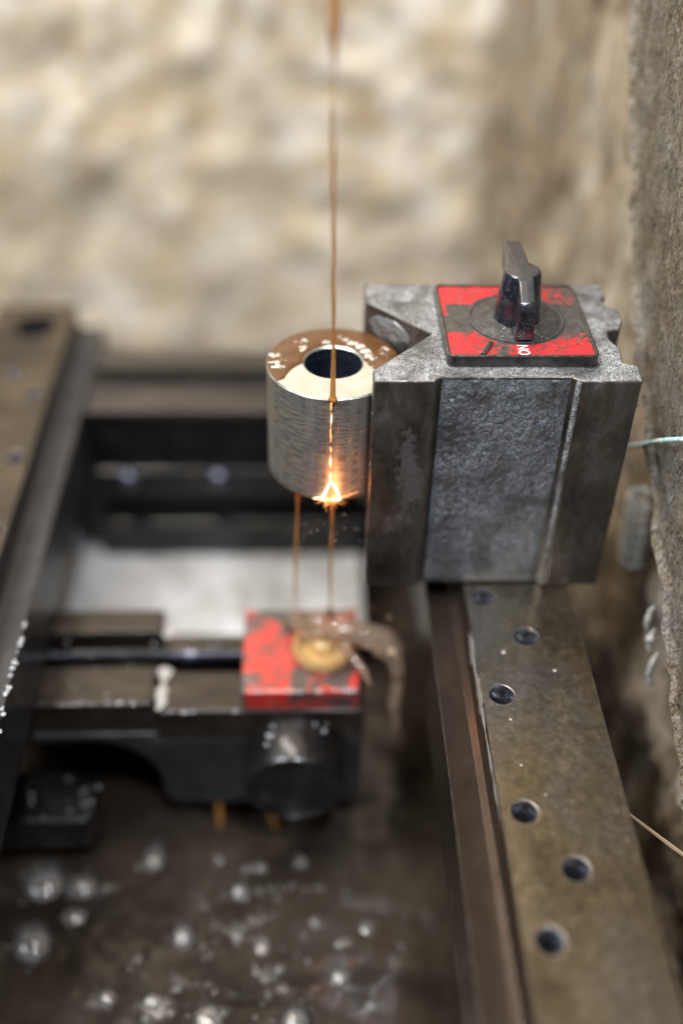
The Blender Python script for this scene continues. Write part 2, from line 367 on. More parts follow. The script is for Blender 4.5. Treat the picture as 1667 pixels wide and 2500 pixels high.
def tube(pts, rad, seg=10, bm=None):
    """rad: number or list"""
    bm = bm or bmesh.new(); pts = [Vector(p) for p in pts]
    rs = rad if isinstance(rad, (list, tuple)) else [rad]*len(pts)
    ref = Vector((.37, .81, .45)); rings = []
    for i, p in enumerate(pts):
        d = (pts[min(i+1, len(pts)-1)] - pts[max(i-1, 0)]).normalized()
        u = d.cross(ref).normalized(); v = d.cross(u)
        rings.append([bm.verts.new(p + (u*math.cos(2*math.pi*k/seg)+v*math.sin(2*math.pi*k/seg))*rs[i]) for k in range(seg)])
    for p, q in zip(rings, rings[1:]):
        for k in range(seg): bm.faces.new((p[k], p[(k+1) % seg], q[(k+1) % seg], q[k]))
    bm.faces.new(list(reversed(rings[0]))); bm.faces.new(rings[-1])
    bmesh.ops.recalc_face_normals(bm, faces=bm.faces)
    return bm
def blob(bm, c, r, sub=2, sq=(1, 1, 1), jit=0.):
    d = bmesh.ops.create_icosphere(bm, subdivisions=sub, radius=1)
    for v in d['verts']:
        k = 1 + jit*noise.noise(v.co*1.7 + Vector(c)*.37)
        v.co = Vector((v.co.x*r*sq[0]*k+c[0], v.co.y*r*sq[1]*k+c[1], v.co.z*r*sq[2]*k+c[2]))
IDX = {}
def bevel(bm_or_me, width, seg=2, cutters=(), angle=30):
    """boolean holes and a bevel, evaluated to a plain mesh"""
    me = bpy.data.meshes.new('tmp'); bm_or_me.to_mesh(me); bm_or_me.free()
    me.materials.append(None); me.materials.append(None)
    o = bpy.data.objects.new('tmp', me); sc.collection.objects.link(o); trash = []
    for c in cutters:
        cm = bpy.data.meshes.new('cut'); c.to_mesh(cm); c.free()
        co = bpy.data.objects.new('cut', cm); sc.collection.objects.link(co); trash.append(co)
        b = o.modifiers.new('b', 'BOOLEAN'); b.object = co; b.operation = 'DIFFERENCE'; b.solver = 'EXACT'
    if width:
        b = o.modifiers.new('v', 'BEVEL'); b.width = width; b.segments = seg; b.limit_method = 'ANGLE'; b.angle_limit = math.radians(angle)
        b.use_clamp_overlap = True
    dg = bpy.context.evaluated_depsgraph_get(); dg.update()
    res = bpy.data.meshes.new_from_object(o.evaluated_get(dg))
    idx = [p.material_index for p in res.polygons]
    res.materials.clear()
    for t in trash + [o]:
        m_ = t.data; bpy.data.objects.remove(t); bpy.data.meshes.remove(m_)
    IDX[res.name] = idx
    return res
def fbm(p, s, o=4): return noise.fractal(Vector(p)*s, .8, 2.1, o)
def grid(nu, nv, fn, bm=None):
    bm = bm or bmesh.new(); vs = [[bm.verts.new(fn(i/nu, j/nv)) for i in range(nu+1)] for j in range(nv+1)]
    for j in range(nv):
        for i in range(nu): bm.faces.new((vs[j][i], vs[j][i+1], vs[j+1][i+1], vs[j+1][i]))
    return bm
def cyl(x, y, r, z0, z1, seg=32): return lathe(((r, z0), (r, z1)), (x, y), seg)

# ================================================================== setting
# back wall: mottled plaster, uneven
def f_wall(u, v):
    x, z = -620 + 760*u, -300 + 1900*v
    return (x, 500 + 7*fbm((x, z, 3), .012) + 3*fbm((x, z, 9), .05), z)
bm = grid(140, 300, f_wall)
for f in bm.faces: f.normal_flip()
obj('back_wall', bm, 'wall', kind='structure')
# stained tank side, lumpy with dried sludge
def f_side(u, v):
    y, z = -330 + 840*u, -300 + 900*v
    low = max(0., min(1., (-40 - z)/80))
    return (110 - (2.5 + 6*low)*fbm((y, z, 5), .03) - (1. + 2.2*low)*fbm((y, z, 1), .1), y, z)
obj('side_wall', grid(230, 220, f_side), 'tank', kind='structure')
# coolant pool
def zp(x, y): return -200 + .9*fbm((x, y, 2), .03) + .35*fbm((x, y, 7), .10, 2)
def f_pool(u, v):
    x, y = -330 + 440*u, -420 + 560*v
    return (x, y, zp(x, y))
obj('coolant_pool', grid(150, 180, f_pool), 'pool', kind='structure', smooth=180)

# ================================================================== rails
def rail(name, s, x0, holes, y0, y1, label, cbore=None, mats=('rail', 'rail_dark')):
    """s=+1: ledge on the left (right-hand rail); s=-1: mirrored. x0 = inner edge of the top face"""
    X = lambda d: x0 + s*d
    prof = [(X(0), -83.5), (X(36), -83.5), (X(36), -125.5), (X(-11.8), -125.5), (X(-11.8), -94), (X(-3.2), -95.2), (X(-1.2), -94.2), (X(0), -91.5)]
    cut = [cyl(hx, hy, 3.75, -123, -80) for hx, hy in holes]
    if cbore: cut += [cyl(cbore[0], cbore[1], 9.6, -112, -80)]
    t = thing(name, label, 'rail', (X(18), -30, -128))
    me = bevel(sweep_y(prof, y0, y1), .7, 2, cut)
    b = obj('rail_body', me, list(mats), t, (X(18), -30, -83.5), 35)
    for p in b.data.polygons:
        if p.center.z*1000 < -1.2: p.material_index = 1
    me0 = None
    for hx, hy in holes:
        prof2 = []
        for k in range(16): prof2 += [(3.72, -84.4-k*1.2), (3.25, -85.0-k*1.2)]
        o = obj('threaded_hole', lathe(prof2, (hx, hy), 28, caps=False), 'thread', b, (hx, hy, -84), 15)
        obj('hole_chamfer', lathe(((4.35, -83.47), (4.2, -83.45), (3.7, -84.0), (3.7, -84.4)), (hx, hy), 32, caps=False), 'chamfer', b, (hx, hy, -84), 60)
    return t, b
R_h = [(40.2, -5.6), (51.8, -24.3), (40.3, -48.9), (40.6, -91.6), (51.6, -109.9), (41., -130.1), (40.5, -173), (51.7, -195.5), (40.5, -216)]
tr, rb = rail('work_rail', 1, 34.3, R_h, -258, 190, 'long brassy steel rail with tapped holes running under the magnetic base')
L_h = [(-144.4, 132.7), (-133.2, 117), (-132.4, 73.7), (-144.4, 47), (-132.4, 30)]
tl, lb = rail('work_rail', -1, -127, L_h, -258, 193, 'blurred dark brown steel rail with a large counterbored bolt hole at its far end', (-142.5, 174), ('rail_brown', 'iron_face'))  # darker iron on the sides puts their shade into the colour
# socket bolt inside the counterbore of the left rail
bm = lathe(((6.4, -111.8), (6.4, -97.4), (6, -97), (2.8, -97), (2.8, -101), (.01, -101)), (-142.5, 174), 28); obj('socket_bolt', bm, 'iron', lb, (-143, 172.5, -93.3))
# chalky residue along the groove of the right rail, flecks on its top
def f_res(u, v):
    y = -18 - 78*u; wide = (2.3 if u < .42 else .8) * (.75 + 1.1*fbm((y, 3, 3), .12)) * min(1, u*9, (1-u)*4)
    wide = max(.02, wide); z = -87.2 + 2.3*wide*(v-.5)*1.6 + .4*fbm((y, 1, 1), .2)
    return (34.24 - .28*math.sin(math.pi*v)*min(1, wide) - .02, y, z)
bm = grid(110, 8, f_res)
obj('residue_streak', bm, 'residue', rb, (34, -60, -88), 180)
for x, y, r in ((43.6, -31, .8), (58.7, -39, .65), (41.8, -58.5, .5), (42.3, -75.5, .45), (47.6, -86, .35), (52.5, -91, .25)):
    bm = bmesh.new(); blob(bm, (x, y, -83.5), r, 2, (1, .9, .3), .4); obj('residue_fleck', bm, 'residue', rb, (x, y, -83.5))

# ================================================================== back cross-beam and pale shelf
t = thing('cross_beam', 'blurred grey and black steel cross beam between the rails behind the ring', 'beam', (-30, 130, -172))
obj('beam_web', bevel(box(-126.5, 34, 124, 168, -171.5, -96), .8), 'iron', t, (-30, 140, -172))
obj('upper_ledge', bevel(box(-114, 34, 152, 167.5, -96, -92), .9), 'beam', t, (-30, 160, -96))
obj('lower_ledge', bevel(box(-114, 22, 122, 138, -99, -95), .9), 'beam', t, (-30, 130, -99))
obj('rib', bevel(box(-114, 22, 117, 124, -132, -124), 1.5), 'iron', t, (-30, 120, -132))
obj('foot_flange', bevel(box(-114, 22, 114, 124, -171.5, -152), 1.5), 'iron', t, (-30, 120, -172))
for x in (-98, -58):
    bm = lathe(((.01, 112.6), (2.4, 112.9), (4.2, 114), (5., 115.6), (5., 117.5)), (x, -128), 24, axis='y'); obj('bolt', bm, 'bolt', t, (x, 117, -128))
def f_sh(u, v):
    x, y = -150 + 156*u, 62 + 58*v
    return (x, y, -172 + .8*fbm((x, y, 2), .05))
bm = grid(60, 40, f_sh)
obj('tank_shelf', bm, 'shelf', origin=(-60, 80, -172), kind='structure', smooth=180)

# ================================================================== right-hand guard sheet, string, coil, splinter
def f_edge(z):
    P = [(-110, -95), (-88, -60), (-45, 5), (0, 70), (70, 128), (320, 250)]
    for (a, ya), (b, yb) in zip(P, P[1:]):
        if z <= b: return ya + (yb-ya)*(z-a)/(b-a)
    return P[-1][1]
def f_sheet(u, v):
    z = -108 + 400*(v**1.25); e = f_edge(z) + 3.5*fbm((z, 4, 4), .06) + 1.5*fbm((z, 9, 4), .3)
    y = -300 + (e+300)*(1-(1-u)**1.5)
    curl = 2.5*max(0, (u-.93)/.07)**2
    d = 1.5*fbm((y, z*.6, 1), .06) + .55*fbm((y, z*.7, 6), .28) + .25*fbm((y, z, 3), .9, 3)
    return (95 - d - curl, y, z)
bm = grid(230, 260, f_sheet)
ret = bmesh.ops.solidify(bm, geom=bm.faces[:], thickness=-1.6)
bmesh.ops.recalc_face_normals(bm, faces=bm.faces)
obj('guard_sheet', bm, 'sheet', origin=(95, -60, -108), smooth=60, label='crusted grey brown guard sheet standing along the right edge', cat='sheet')
def twist(path, r, turns, seg=8):
    bm = bmesh.new(); P = [Vector(p) for p in path]
    # resample
    L = [0]
    for a, b in zip(P, P[1:]): L.append(L[-1] + (b-a).length)
    n_ = int(turns*8)
    for ph in (0, math.pi):
        out = []
        for i in range(n_+1):
            s = L[-1]*i/n_; k = max(j for j in range(len(L)) if L[j] <= s+1e-9); k = min(k, len(P)-2)
            p = P[k].lerp(P[k+1], (s-L[k])/max(1e-6, L[k+1]-L[k])); d = (P[k+1]-P[k]).normalized()
            u = d.cross(Vector((1, .1, .2))).normalized(); w_ = d.cross(u); a = 2*math.pi*turns*i/n_ + ph
            out.append(p + (u*math.cos(a) + w_*math.sin(a))*r*.6)
        tube(out, r, seg, bm)
    return bm
obj('knotted_string', twist([(99, 60, -71), (93.5, 38.3, -52.4), (92.2, 20, -38), (91.6, 5, -25.5), (91.2, -5.5, -17.4), (92.4, -16, -9.5), (94.5, -26, -3)], .5, 34),
    'string', origin=(93, 10, -40), label='twisted pale cyan string tied across the right side beside the magnet', cat='string')
pts = []
for i in range(6*20+1):
    a = 2*math.pi*i/20; pts.append((102.5 + 3.6*math.cos(a) + .5*fbm((i, 1, 1), .05), 38 + 4.4*math.sin(a) - i*.05, -74 - 4.6*i/20))
obj('spiral_tube', tube(pts, 1.05, 8), 'coil', origin=(97, 25, -88), label='small coiled pale plastic tube hanging behind the magnetic base', cat='tube')
obj('wood_splinter', tube([(80, -73, -112), (90, -86, -110.5), (101, -97, -111)], [.4, .7, .4], 6), 'wood', origin=(88, -84, -107), label='thin pale splinter lodged between rail and tank side', cat='splinter')
random.seed(17)
for i, (y, z, L, lb_) in enumerate(((-14, -80, 12, 'tallest pale dried drip on the tank side right of the rail'), (-19.5, -86, 9, 'middle pale dried drip on the tank side right of the rail'), (-26, -90, 14, 'lowest pale dried drip on the tank side right of the rail'))):
    pts = []; rad = []
    for k in range(12):
        q = k/11; pts.append((96.3 - 1.2*math.sin(q*3.1) + .5*fbm((q*9, i, 1), .7), y + 1.1*fbm((q*6, i, 5), .6) - q, z - L*q)); rad.append(.35 + 1.3*math.sin(min(1, q*1.3)*2.6)*(.7 + .6*fbm((q*8, i, 9), .8)))
    obj('dried_drip', tube(pts, [max(.2, r) for r in rad], 8), 'drip', None, (96, y, z-L), 180, lb_, 'drip', 'dried drips on the tank side')

# ================================================================== magnetic base
mg = thing('magnetic_base', 'grey cast magnetic base with red switch plate clamped on the right rail', 'magnet', (40, 30, -83.5))
plan = [(0, 0), (18.2, 0), (20.2, 2.4), (59.2, 2.4), (61.8, 0), (80, 0), (80.8, 8.6), (76.6, 10.5), (77.4, 18.5), (75.2, 24), (75.6, 28.5), (79.8, 30), (82, 36), (82, 42),
        (79, 45.5), (78, 48.5), (80, 52), (80, 59.5), (0, 59.5), (0, 46.6), (19.5, 27), (0, 6.2)]
bm = prism(plan, -83.4, 0, None, 1)
me = bevel(bm, .8, 3)
obj('body', me, ['stained', 'cast_top'], mg, (40, 30, -83.5), 50)
# rough cast panel between the pole pads (real relief)
def f_pan(u, v):
    x, z = 20.4 + 38.6*u, -82.6 + 82*v
    e = min(1, u*14, (1-u)*14, v*20, (1-v)*20)
    d = .9 + e*(.34*fbm((x, z, 2), .5, 4) + .2*fbm((x, z*.9, 8), 1.3, 2) + .5)
    return (x, 2.5 - d, z)
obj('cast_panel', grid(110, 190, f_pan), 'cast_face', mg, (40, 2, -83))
# weld-like bright ridge beside the right pad
pts = [(61.2 + .25*fbm((0, z, 3), .3), .55, z) for z in [(-82.5 + 81.8*i/60) for i in range(61)]]
obj('pad_ridge', tube(pts, [.95 + .25*fbm((4, p[2], 2), .5) for p in pts], 10), 'cast_top', mg, (61, .5, -83))
random.seed(40)
for x, z in ((.2, -12), (.25, -31), (.2, -55), (80.1, -9), (80.2, -22), (80.1, -47), (30, -.2), (44, -.15), (54, -.2), (11, -.2)):
    bm = bmesh.new()
    blob(bm, (x, .35 if z < -1 else random.uniform(.3, .5), z), random.uniform(.35, .6), 2, (.6, .5, 1.6) if z < -1 else (1.8, .6, .5), .6); obj('edge_nick', bm, 'cast_top', mg, (x, .3, z))
# switch plate
def rrect(x0, x1, y0, y1, r, k=6):
    out = []
    for cx, cy, a0 in ((x1-r, y0+r, -90), (x1-r, y1-r, 0), (x0+r, y1-r, 90), (x0+r, y0+r, 180)):
        for i in range(k+1):
            a = math.radians(a0 + 90*i/k); out.append((cx + r*math.cos(a), cy + r*math.sin(a)))
    return out
PX0, PX1, PY0, PY1 = 22.4, 68.2, 7.4, 52
o1 = rrect(PX0, PX1, PY0, PY1, 2.2); i1 = rrect(PX0+1, PX1-1, PY0+1, PY1-1, 1.4)
bm = bmesh.new(); k = len(o1)
A_ = [bm.verts.new((*p, .05)) for p in o1]; B_ = [bm.verts.new((*p, 4)) for p in o1]; C_ = [bm.verts.new((*p, 4)) for p in i1]; D_ = [bm.verts.new((*p, 3.3)) for p in i1]
for a, b in ((A_, B_), (B_, C_), (C_, D_)):
    for i in range(k): bm.faces.new((a[i], a[(i+1) % k], b[(i+1) % k], b[i]))
bm.faces.new(D_); bm.faces.new(list(reversed(A_)))
pl = obj('switch_plate', bevel(bm, .25, 2), 'plate', mg, (45, 30, 0), 40)
pl['label'] = 'worn red switch plate marked ON'
KX, KY = 46.4, 30.5
def paint(x, y):
    u, v = (x-PX0)/(PX1-PX0), (y-PY0)/(PY1-PY0); r = math.hypot(x-KX, y-KY)
    p = 0.
    if v > .72: p = .80 - max(0, u-.62)*1.2
    if v > .55 and u < .06: p = .8
    if v < .42 and u < .42: p = .80 - max(0, (v-.28))*6 - max(0, u + (.2-v)*.25 - .31)*6
    if v < .34 and u > .40: p = max(p, .82 - max(0, .47-u)*5 - 4.5*max(0, v - .13 - .22*max(0, u-.5))) - .10*max(0, (u-.6)/.4)
    if r < 15.8: p -= 1.2
    return p + .16*fbm((x, y, 0), .16, 3)
bm = bmesh.new(); G = .55
nx, ny = int((PX1-PX0-2.3)/G), int((PY1-PY0-2.3)/G)
bm = grid(nx, ny, lambda u, v: (PX0+1.15+u*(PX1-PX0-2.3), PY0+1.15+v*(PY1-PY0-2.3), 3.42 + .07*fbm((u*40, v*40, 3), .35, 3)))
me = bpy.data.meshes.new('red_label'); bm.to_mesh(me); bm.free()
ca = me.attributes.new('paint', 'FLOAT', 'POINT')
ca.data.foreach_set('value', [paint(v.co.x, v.co.y) for v in me.vertices])
lab = obj('red_label', me, 'label', pl, (45, 30, 3.4), 180)
obj('dial_disc', lathe(((15.2, 3.3), (15.2, 3.75), (14.7, 3.95), (14.2, 3.62), (13.8, 3.62), (13.4, 3.85), (.01, 4.0)), (KX, KY), 72), 'gold_dark', pl, (KX, KY, 3.3))
obj('bent_tab', bevel(prism(((32.2, 8.8), (33.8, 8.6), (37.2, 15.4), (35.6, 15.9)), 3.4, 4.3), .2), 'plate', pl, (34, 11, 3.4))
cu = bpy.data.curves.new('on', 'FONT'); cu.body = 'ON'; cu.size = 1; cu.extrude = .02; cu.align_x = 'CENTER'; cu.align_y = 'CENTER'
to = bpy.data.objects.new('on', cu); sc.collection.objects.link(to)
dg = bpy.context.evaluated_depsgraph_get(); dg.update(); tm = bpy.data.meshes.new_from_object(to.evaluated_get(dg)); bpy.data.objects.remove(to)
xs = [v.co.x for v in tm.vertices]; ys = [v.co.y for v in tm.vertices]
for v in tm.vertices:
    a = (v.co.x-min(xs))/(max(xs)-min(xs)) - .5; b = (v.co.y-min(ys))/(max(ys)-min(ys)) - .5
    v.co = Vector((45.7 - b*3.5, 11.5 + a*5.4, 3.6 + (v.co.z*2)))
tm.materials.clear()
obj('on_lettering', tm, 'ink', pl, (45.7, 11.5, 3.5), 0)
# knob: tapered drum with a pointer bar across it
kn = obj('knob_drum', lathe(((7.3, 3.9), (7.2, 5), (6.6, 12), (5.75, 19.6), (5.3, 20.3), (4.6, 20.5), (.01, 20.8)), (KX, KY), 56), 'knob', mg, (KX, KY, 4), 50)
barp = [(15.2, 4.6), (15.6, 14.2), (17.2, 16.4), (24, 20.3), (36, 21.0), (49.6, 20.7), (50.2, 19.9), (49.4, 12.2), (38, 9), (36, 4.6)]
bm = sweep_x(barp, KX-2.35, KX+2.35)
for v in bm.verts:
    if v.co.y > 40: v.co.x = KX + (v.co.x-KX)*1.12 - .5
    if v.co.z < 8: v.co.x = KX + (v.co.x-KX)*1.22
obj('pointer_bar', bevel(bm, .55, 3, angle=20), 'knob', kn, (KX, KY, 5), 50)

# ================================================================== workpiece ring, puddle, wire
RC = (-11.0, 26.4); RR = 21.3; RI = 9.3; ZT, ZB = -10., -50.
rg = thing('steel_ring', 'thick turned steel ring held in the notch of the magnetic base', 'ring', (RC[0], RC[1], ZB))
obj('ring_side', lathe(((RI+.4, ZB), (RR-.8, ZB), (RR, ZB+.8), (RR, ZT-.45), (RR-.45, ZT)), RC, 128, uv=True, caps=False), 'ring_side', rg, (RC[0], RC[1], ZB), 30)
bm = bmesh.new()
a = lathe(((RR-.45, ZT), (RI+.5, ZT), (RI, ZT-.5)), RC, 128)
for f in [f for f in a.faces if len(f.verts) > 4]: a.faces.remove(f)
obj('ring_face', a, 'ring_top', rg, (RC[0], RC[1], ZT), 30)
a = lathe(((RI, ZT-.5), (RI, ZB)), RC, 96)
for f in [f for f in a.faces if len(f.verts) > 4]: a.faces.remove(f)
obj('bore', a, 'bore', rg, (RC[0], RC[1], ZB), 60)
# puddle covering the far half of the top face
pd = thing('coolant_puddle', 'brown coolant puddle with white foam covering the far half of the ring', 'puddle', (RC[0], RC[1], ZT))
bm = bmesh.new(); NA, NR = 120, 10; rows = []
for i in range(NA+1):
    t_ = i/NA; a = math.radians(-24 + 236*t_)
    # front boundary of the puddle pulls back at both ends
    end = min(1, min(t_, 1-t_)*9); ri = RI + .35 + (1-end)*(4.5 + 2*fbm((i, 1, 1), .2)); ro = RR - .25 - (1-end)*3.2
    if t_ > .5: ro = RR - .25 - (1-end)*.2; ri = RI + .35 + (1-end)*8.5
    row = []
    for j in range(NR+1):
        q = j/NR; r = ri + (ro-ri)*q
        hh = .75*(1-abs(2*q-1)**3)*(.35+.65*end) + .12*fbm((a*6, r, 2), .5)*end
        row.append(bm.verts.new((RC[0]+r*math.cos(a), RC[1]+r*math.sin(a), ZT + .02 + max(0, hh))))
    rows.append(row)
for p, q in zip(rows, rows[1:]):
    for j in range(NR): bm.faces.new((p[j], p[j+1], q[j+1], q[j]))
bmesh.ops.recalc_face_normals(bm, faces=bm.faces)
obj('coolant_film', bm, 'coolant', pd, (RC[0], RC[1], ZT), 180)
def foam_patch(seed, spots, zz):
    random.seed(seed); bm = bmesh.new()
    for x, y, r, n_ in spots:
        for _ in range(n_):
            a, d = random.uniform(0, 6.28), r*random.random()**.6
            s = random.uniform(.16, .55); blob(bm, (x + d*math.cos(a)*1.3, y + d*math.sin(a)*.8, zz + s*.1), s, 1, (1.3, .95, .5), .5)
    return bm
def pol(deg, r): return RC[0]+r*math.cos(math.radians(deg)), RC[1]+r*math.sin(math.radians(deg))
for sd, spots in ((1, [(*pol(132, 15.2), 1.6, 26), (*pol(140, 12.2), 1.0, 14), (*pol(150, 11.6), .8, 12)]), (2, [(*pol(172, 18.8), 1.5, 24), (*pol(184, 18.2), 1.7, 26), (*pol(193, 17.6), 1.5, 22), (*pol(180, 15.8), 1.2, 9), (*pol(163, 16), 1.5, 8)]),
                  (3, [(*pol(70, 13.2), .8, 14), (*pol(58, 12.2), 1.3, 22), (*pol(42, 12), 1.5, 28), (*pol(26, 11.8), 1.4, 26), (*pol(12, 11.6), 1.3, 22), (*pol(4, 12.8), 1., 14)]),
                  (4, [(*pol(101, 11.2), 1.1, 16), (*pol(82, 14.2), .7, 9)]), (5, [(*pol(22, 17.6), 1.2, 18), (*pol(14, 15.4), 1., 12)])):
    obj('foam_patch', foam_patch(sd, spots, ZT+.55), 'foam', pd, (*spots[0][:2], ZT))
# pale patch standing in for the sheen of the wet notch wall behind the ring
def f_cap(u, v):
    a = 2*math.pi*u; q = v; rr_ = q*(1 + .22*fbm((math.cos(a)*2, math.sin(a)*2, 3), .9))
    t_ = .38 + .30*rr_*math.cos(a); z = -6.2 + 4.4*rr_*math.sin(a); d = 1.5*(1-q*q)**.5 + .02
    x, y = 19.5*t_, 46.6 - 19.6*t_; d *= .55 + .6*fbm((x, z, 5), .35)
    return (x - d*.7 + .15*fbm((x, z, 2), .8), y - d*.7, z)
obj('wet_sheen', grid(40, 10, f_cap), 'wet_film', pd, (6, 42, -10), 180)

WX, WY = -12.0, 4.95
wr = thing('cutting_wire', 'taut cutting wire running down amber coolant onto the front of the ring', 'wire', (WX, WY, -124))
wx = lambda z: WX - max(0, z)*.012
obj('wire', tube([(wx(z), WY, z) for z in range(260, -130, -10)], .11, 8), 'wire', wr, (WX, WY, -120))
pts, rad = [], []
for i in range(321):
    z = 250 - (250+10.)*i/320
    r = .52 + .05*math.sin(z*.33) + .05*fbm((z, 1, 1), .1)
    if z > 96: r = 1.3 + .05*math.sin(z*.4)
    elif z > 88: r = .22 + .75*((z-88)/8)**.6
    elif z > 79: r = .20
    elif z > 76: r = .2 + .32*(79-z)/3
    if z < 8: r = .56 + .36*((8-z)/18)
    if z < -8.8: r = .95 + .6*((-8.8-z)/1.2)
    pts.append((wx(z) + .10*fbm((z, 7, 3), .05) + (.25 if z < 60 else 0)*min(1, (60-z)/20), WY - .05 + .08*fbm((z, 2, 9), .06), z)); rad.append(r)
obj('coolant_stream', tube(pts, rad, 16), 'stream', wr, (WX, WY, -10), 180)
# coolant falling from the underside of the ring
for (x, y, nm, lb_, sd) in ((-22.6, 12, 'falling_stream', 'left thin tan stream falling from under the ring', 1), (-11.2, 8.5, 'falling_stream', 'right thin tan stream falling from under the ring beside the wire', 5)):
    pts, rad = [], []
    for i in range(60):
        z = -49.8 - 73*i/59
        pts.append((x + .5*fbm((z, sd, 1), .03) + .02*(z+50)*(1 if sd == 1 else -.3), y + .5*fbm((z, sd, 8), .03), z)); rad.append((.46 if i > 5 else 1.2 - .125*i) + .25*fbm((z, sd, 4), .12) - .004*i)
    obj(nm, tube(pts, rad, 12), 'stream', None, (x, y, -120), 180, lb_, 'stream', 'coolant streams falling from the ring')

# ================================================================== sparks
sp_ = thing('spark_burst', 'white and orange sparks flaring where the wire cuts the ring', 'spark', (WX, WY, -50))
def ysurf(x): return RC[1] - math.sqrt(max(0, RR**2-(x-RC[0])**2))
bm = bmesh.new(); random.seed(5)
for a, b in ((-10.4, -14), (-14.5, -20), (-20.3, -26), (-27.5, -30), (-30.5, -36.5), (-37, -40.5)):
    pts, rad = [], []
    for i in range(9):
        z = a + (b-a)*i/8; x = WX - .1 + .28*fbm((z, 3, 1), .5)
        pts.append((x, ysurf(x) - .28, z)); rad.append(.05 + .14*math.sin(math.pi*i/8)*(1 + .7*fbm((z, 2, 2), .8)))
    tube(pts, rad, 6, bm)
obj('glowing_kerf', bm, 'warm', sp_, (WX, WY, -30))
bm = bmesh.new()
for a, b, r in ((-15.5, -18.5, .12), (-32, -35.2, .17), (-38.4, -40.2, .12)):
    tube([(WX-.05 + .25*fbm((z, 9, 1), .6), ysurf(WX)-.5, z) for z in [a+(b-a)*i/6 for i in range(7)]], [.04, r*.7, r, r, r*.8, r*.5, .03], 6, bm)
obj('bright_bead', bm, 'hot', sp_, (WX, WY, -30))
for s, dx in ((-1, 2.7), (1, 3.0)):
    pts, rad = [], []
    for i in range(13):
        q = i/12; x = WX - .1 + s*dx*(q**1.25 if s < 0 else math.sin(q*1.57)**.9)
        pts.append((x, ysurf(x)-1.0, -40.8 - 7.6*q)); rad.append(.11 + .13*q)
    obj('spark_arc', tube(pts, rad, 8), 'hot', sp_, (WX, WY, -48))
bm = bmesh.new()
pts = [(WX-5.6, -48.9), (WX-4, -48.3), (WX-2, -48.6), (WX, -48.3), (WX+2.4, -48.5), (WX+3.4, -48.1)]
tube([(x, ysurf(x)-.8, z) for x, z in pts], [.05, .14, .28, .12, .30, .08], 8, bm)
obj('spark_base', bm, 'hot', sp_, (WX, WY, -48))
bm = bmesh.new(); random.seed(21)
tube([(WX+2, ysurf(WX+2)-.8, -48.2), (WX+5, ysurf(WX+5)-1, -47.2), (WX+9.2, ysurf(WX+9)-1.4, -46.0)], [.26, .17, .04], 6, bm)
for i in range(34):
    a = random.choice((random.uniform(-2.9, -.2), random.uniform(-1, 4))); L = random.uniform(1.2, 4.6)*(1 if i % 4 else 1.6)
    p = Vector((WX + random.uniform(-2.6, 2.8), 0, -48.4)); d = Vector((math.cos(a), -random.uniform(.1, .6), math.sin(a)*.7)).normalized()
    p.y = ysurf(p.x) - .7; tube([p, p + d*L*.5, p + d*L], [.08, .06, .01], 5, bm)
obj('spark_streaks', bm, 'warm', sp_, (WX, WY, -48))
bm = bmesh.new()
for i in range(16):
    x = WX + random.uniform(-3.5, 11); z = random.uniform(-47, -14); L = random.uniform(.5, 3)
    y = ysurf(x) - .35; a = math.atan2(z+48, x-WX); q = (x + L*math.cos(a), z + L*math.sin(a))
    tube([(x, y, z), (q[0], ysurf(min(q[0], 9))-.35, q[1])], [.028, .015], 4, bm)
obj('ember_scratches', bm, 'dim', sp_, (WX, WY, -40))
pl_ = bpy.data.lights.new('spark_light', 'POINT'); pl_.energy = .010; pl_.color = (1., .32, .10); pl_.shadow_soft_size = .004
po = bpy.data.objects.new('spark_light', pl_); sc.collection.objects.link(po); po.location = Vector((WX+1.5, WY-9.5, -48))*S

# ================================================================== lower arm, guide block, nozzle, splash
ar = thing('lower_arm', 'blurred black iron lower wire arm reaching in from the left below the ring', 'machine arm', (-60, 0, -183))
obj('rear_bar', bevel(box(-150, -74, 21, 33, -150, -126.5), 1.2), 'iron_brown', ar, (-100, 27, -150))
obj('rear_bar_end', bevel(box(-73.5, -12, 14, 22, -150, -129.5), 1.2), 'iron_brown', ar, (-50, 18, -150))
obj('front_bar', bevel(box(-150, -74, -14.5, 4.2, -142, -126.8), 1.4), 'iron_brown', ar, (-100, -5, -142))
obj('front_bar_end', bevel(box(-73.6, 1, -16, 4, -145, -129.5), 1.4), 'iron_brown', ar, (-50, -5, -145))
obj('slot_floor', bevel(box(-150, 1, 4.3, 30, -168, -139), .8), 'iron', ar, (-70, 10, -168))
bm = lathe(((2.9, -150), (2.9, -43)), (0, 0), 24, axis='z')
for v in bm.verts: v.co = Vector((v.co.z, 11.5 + v.co.x, -129.5 + v.co.y))
obj('slide_rod', bm, 'rod', ar, (-90, 11, -130))
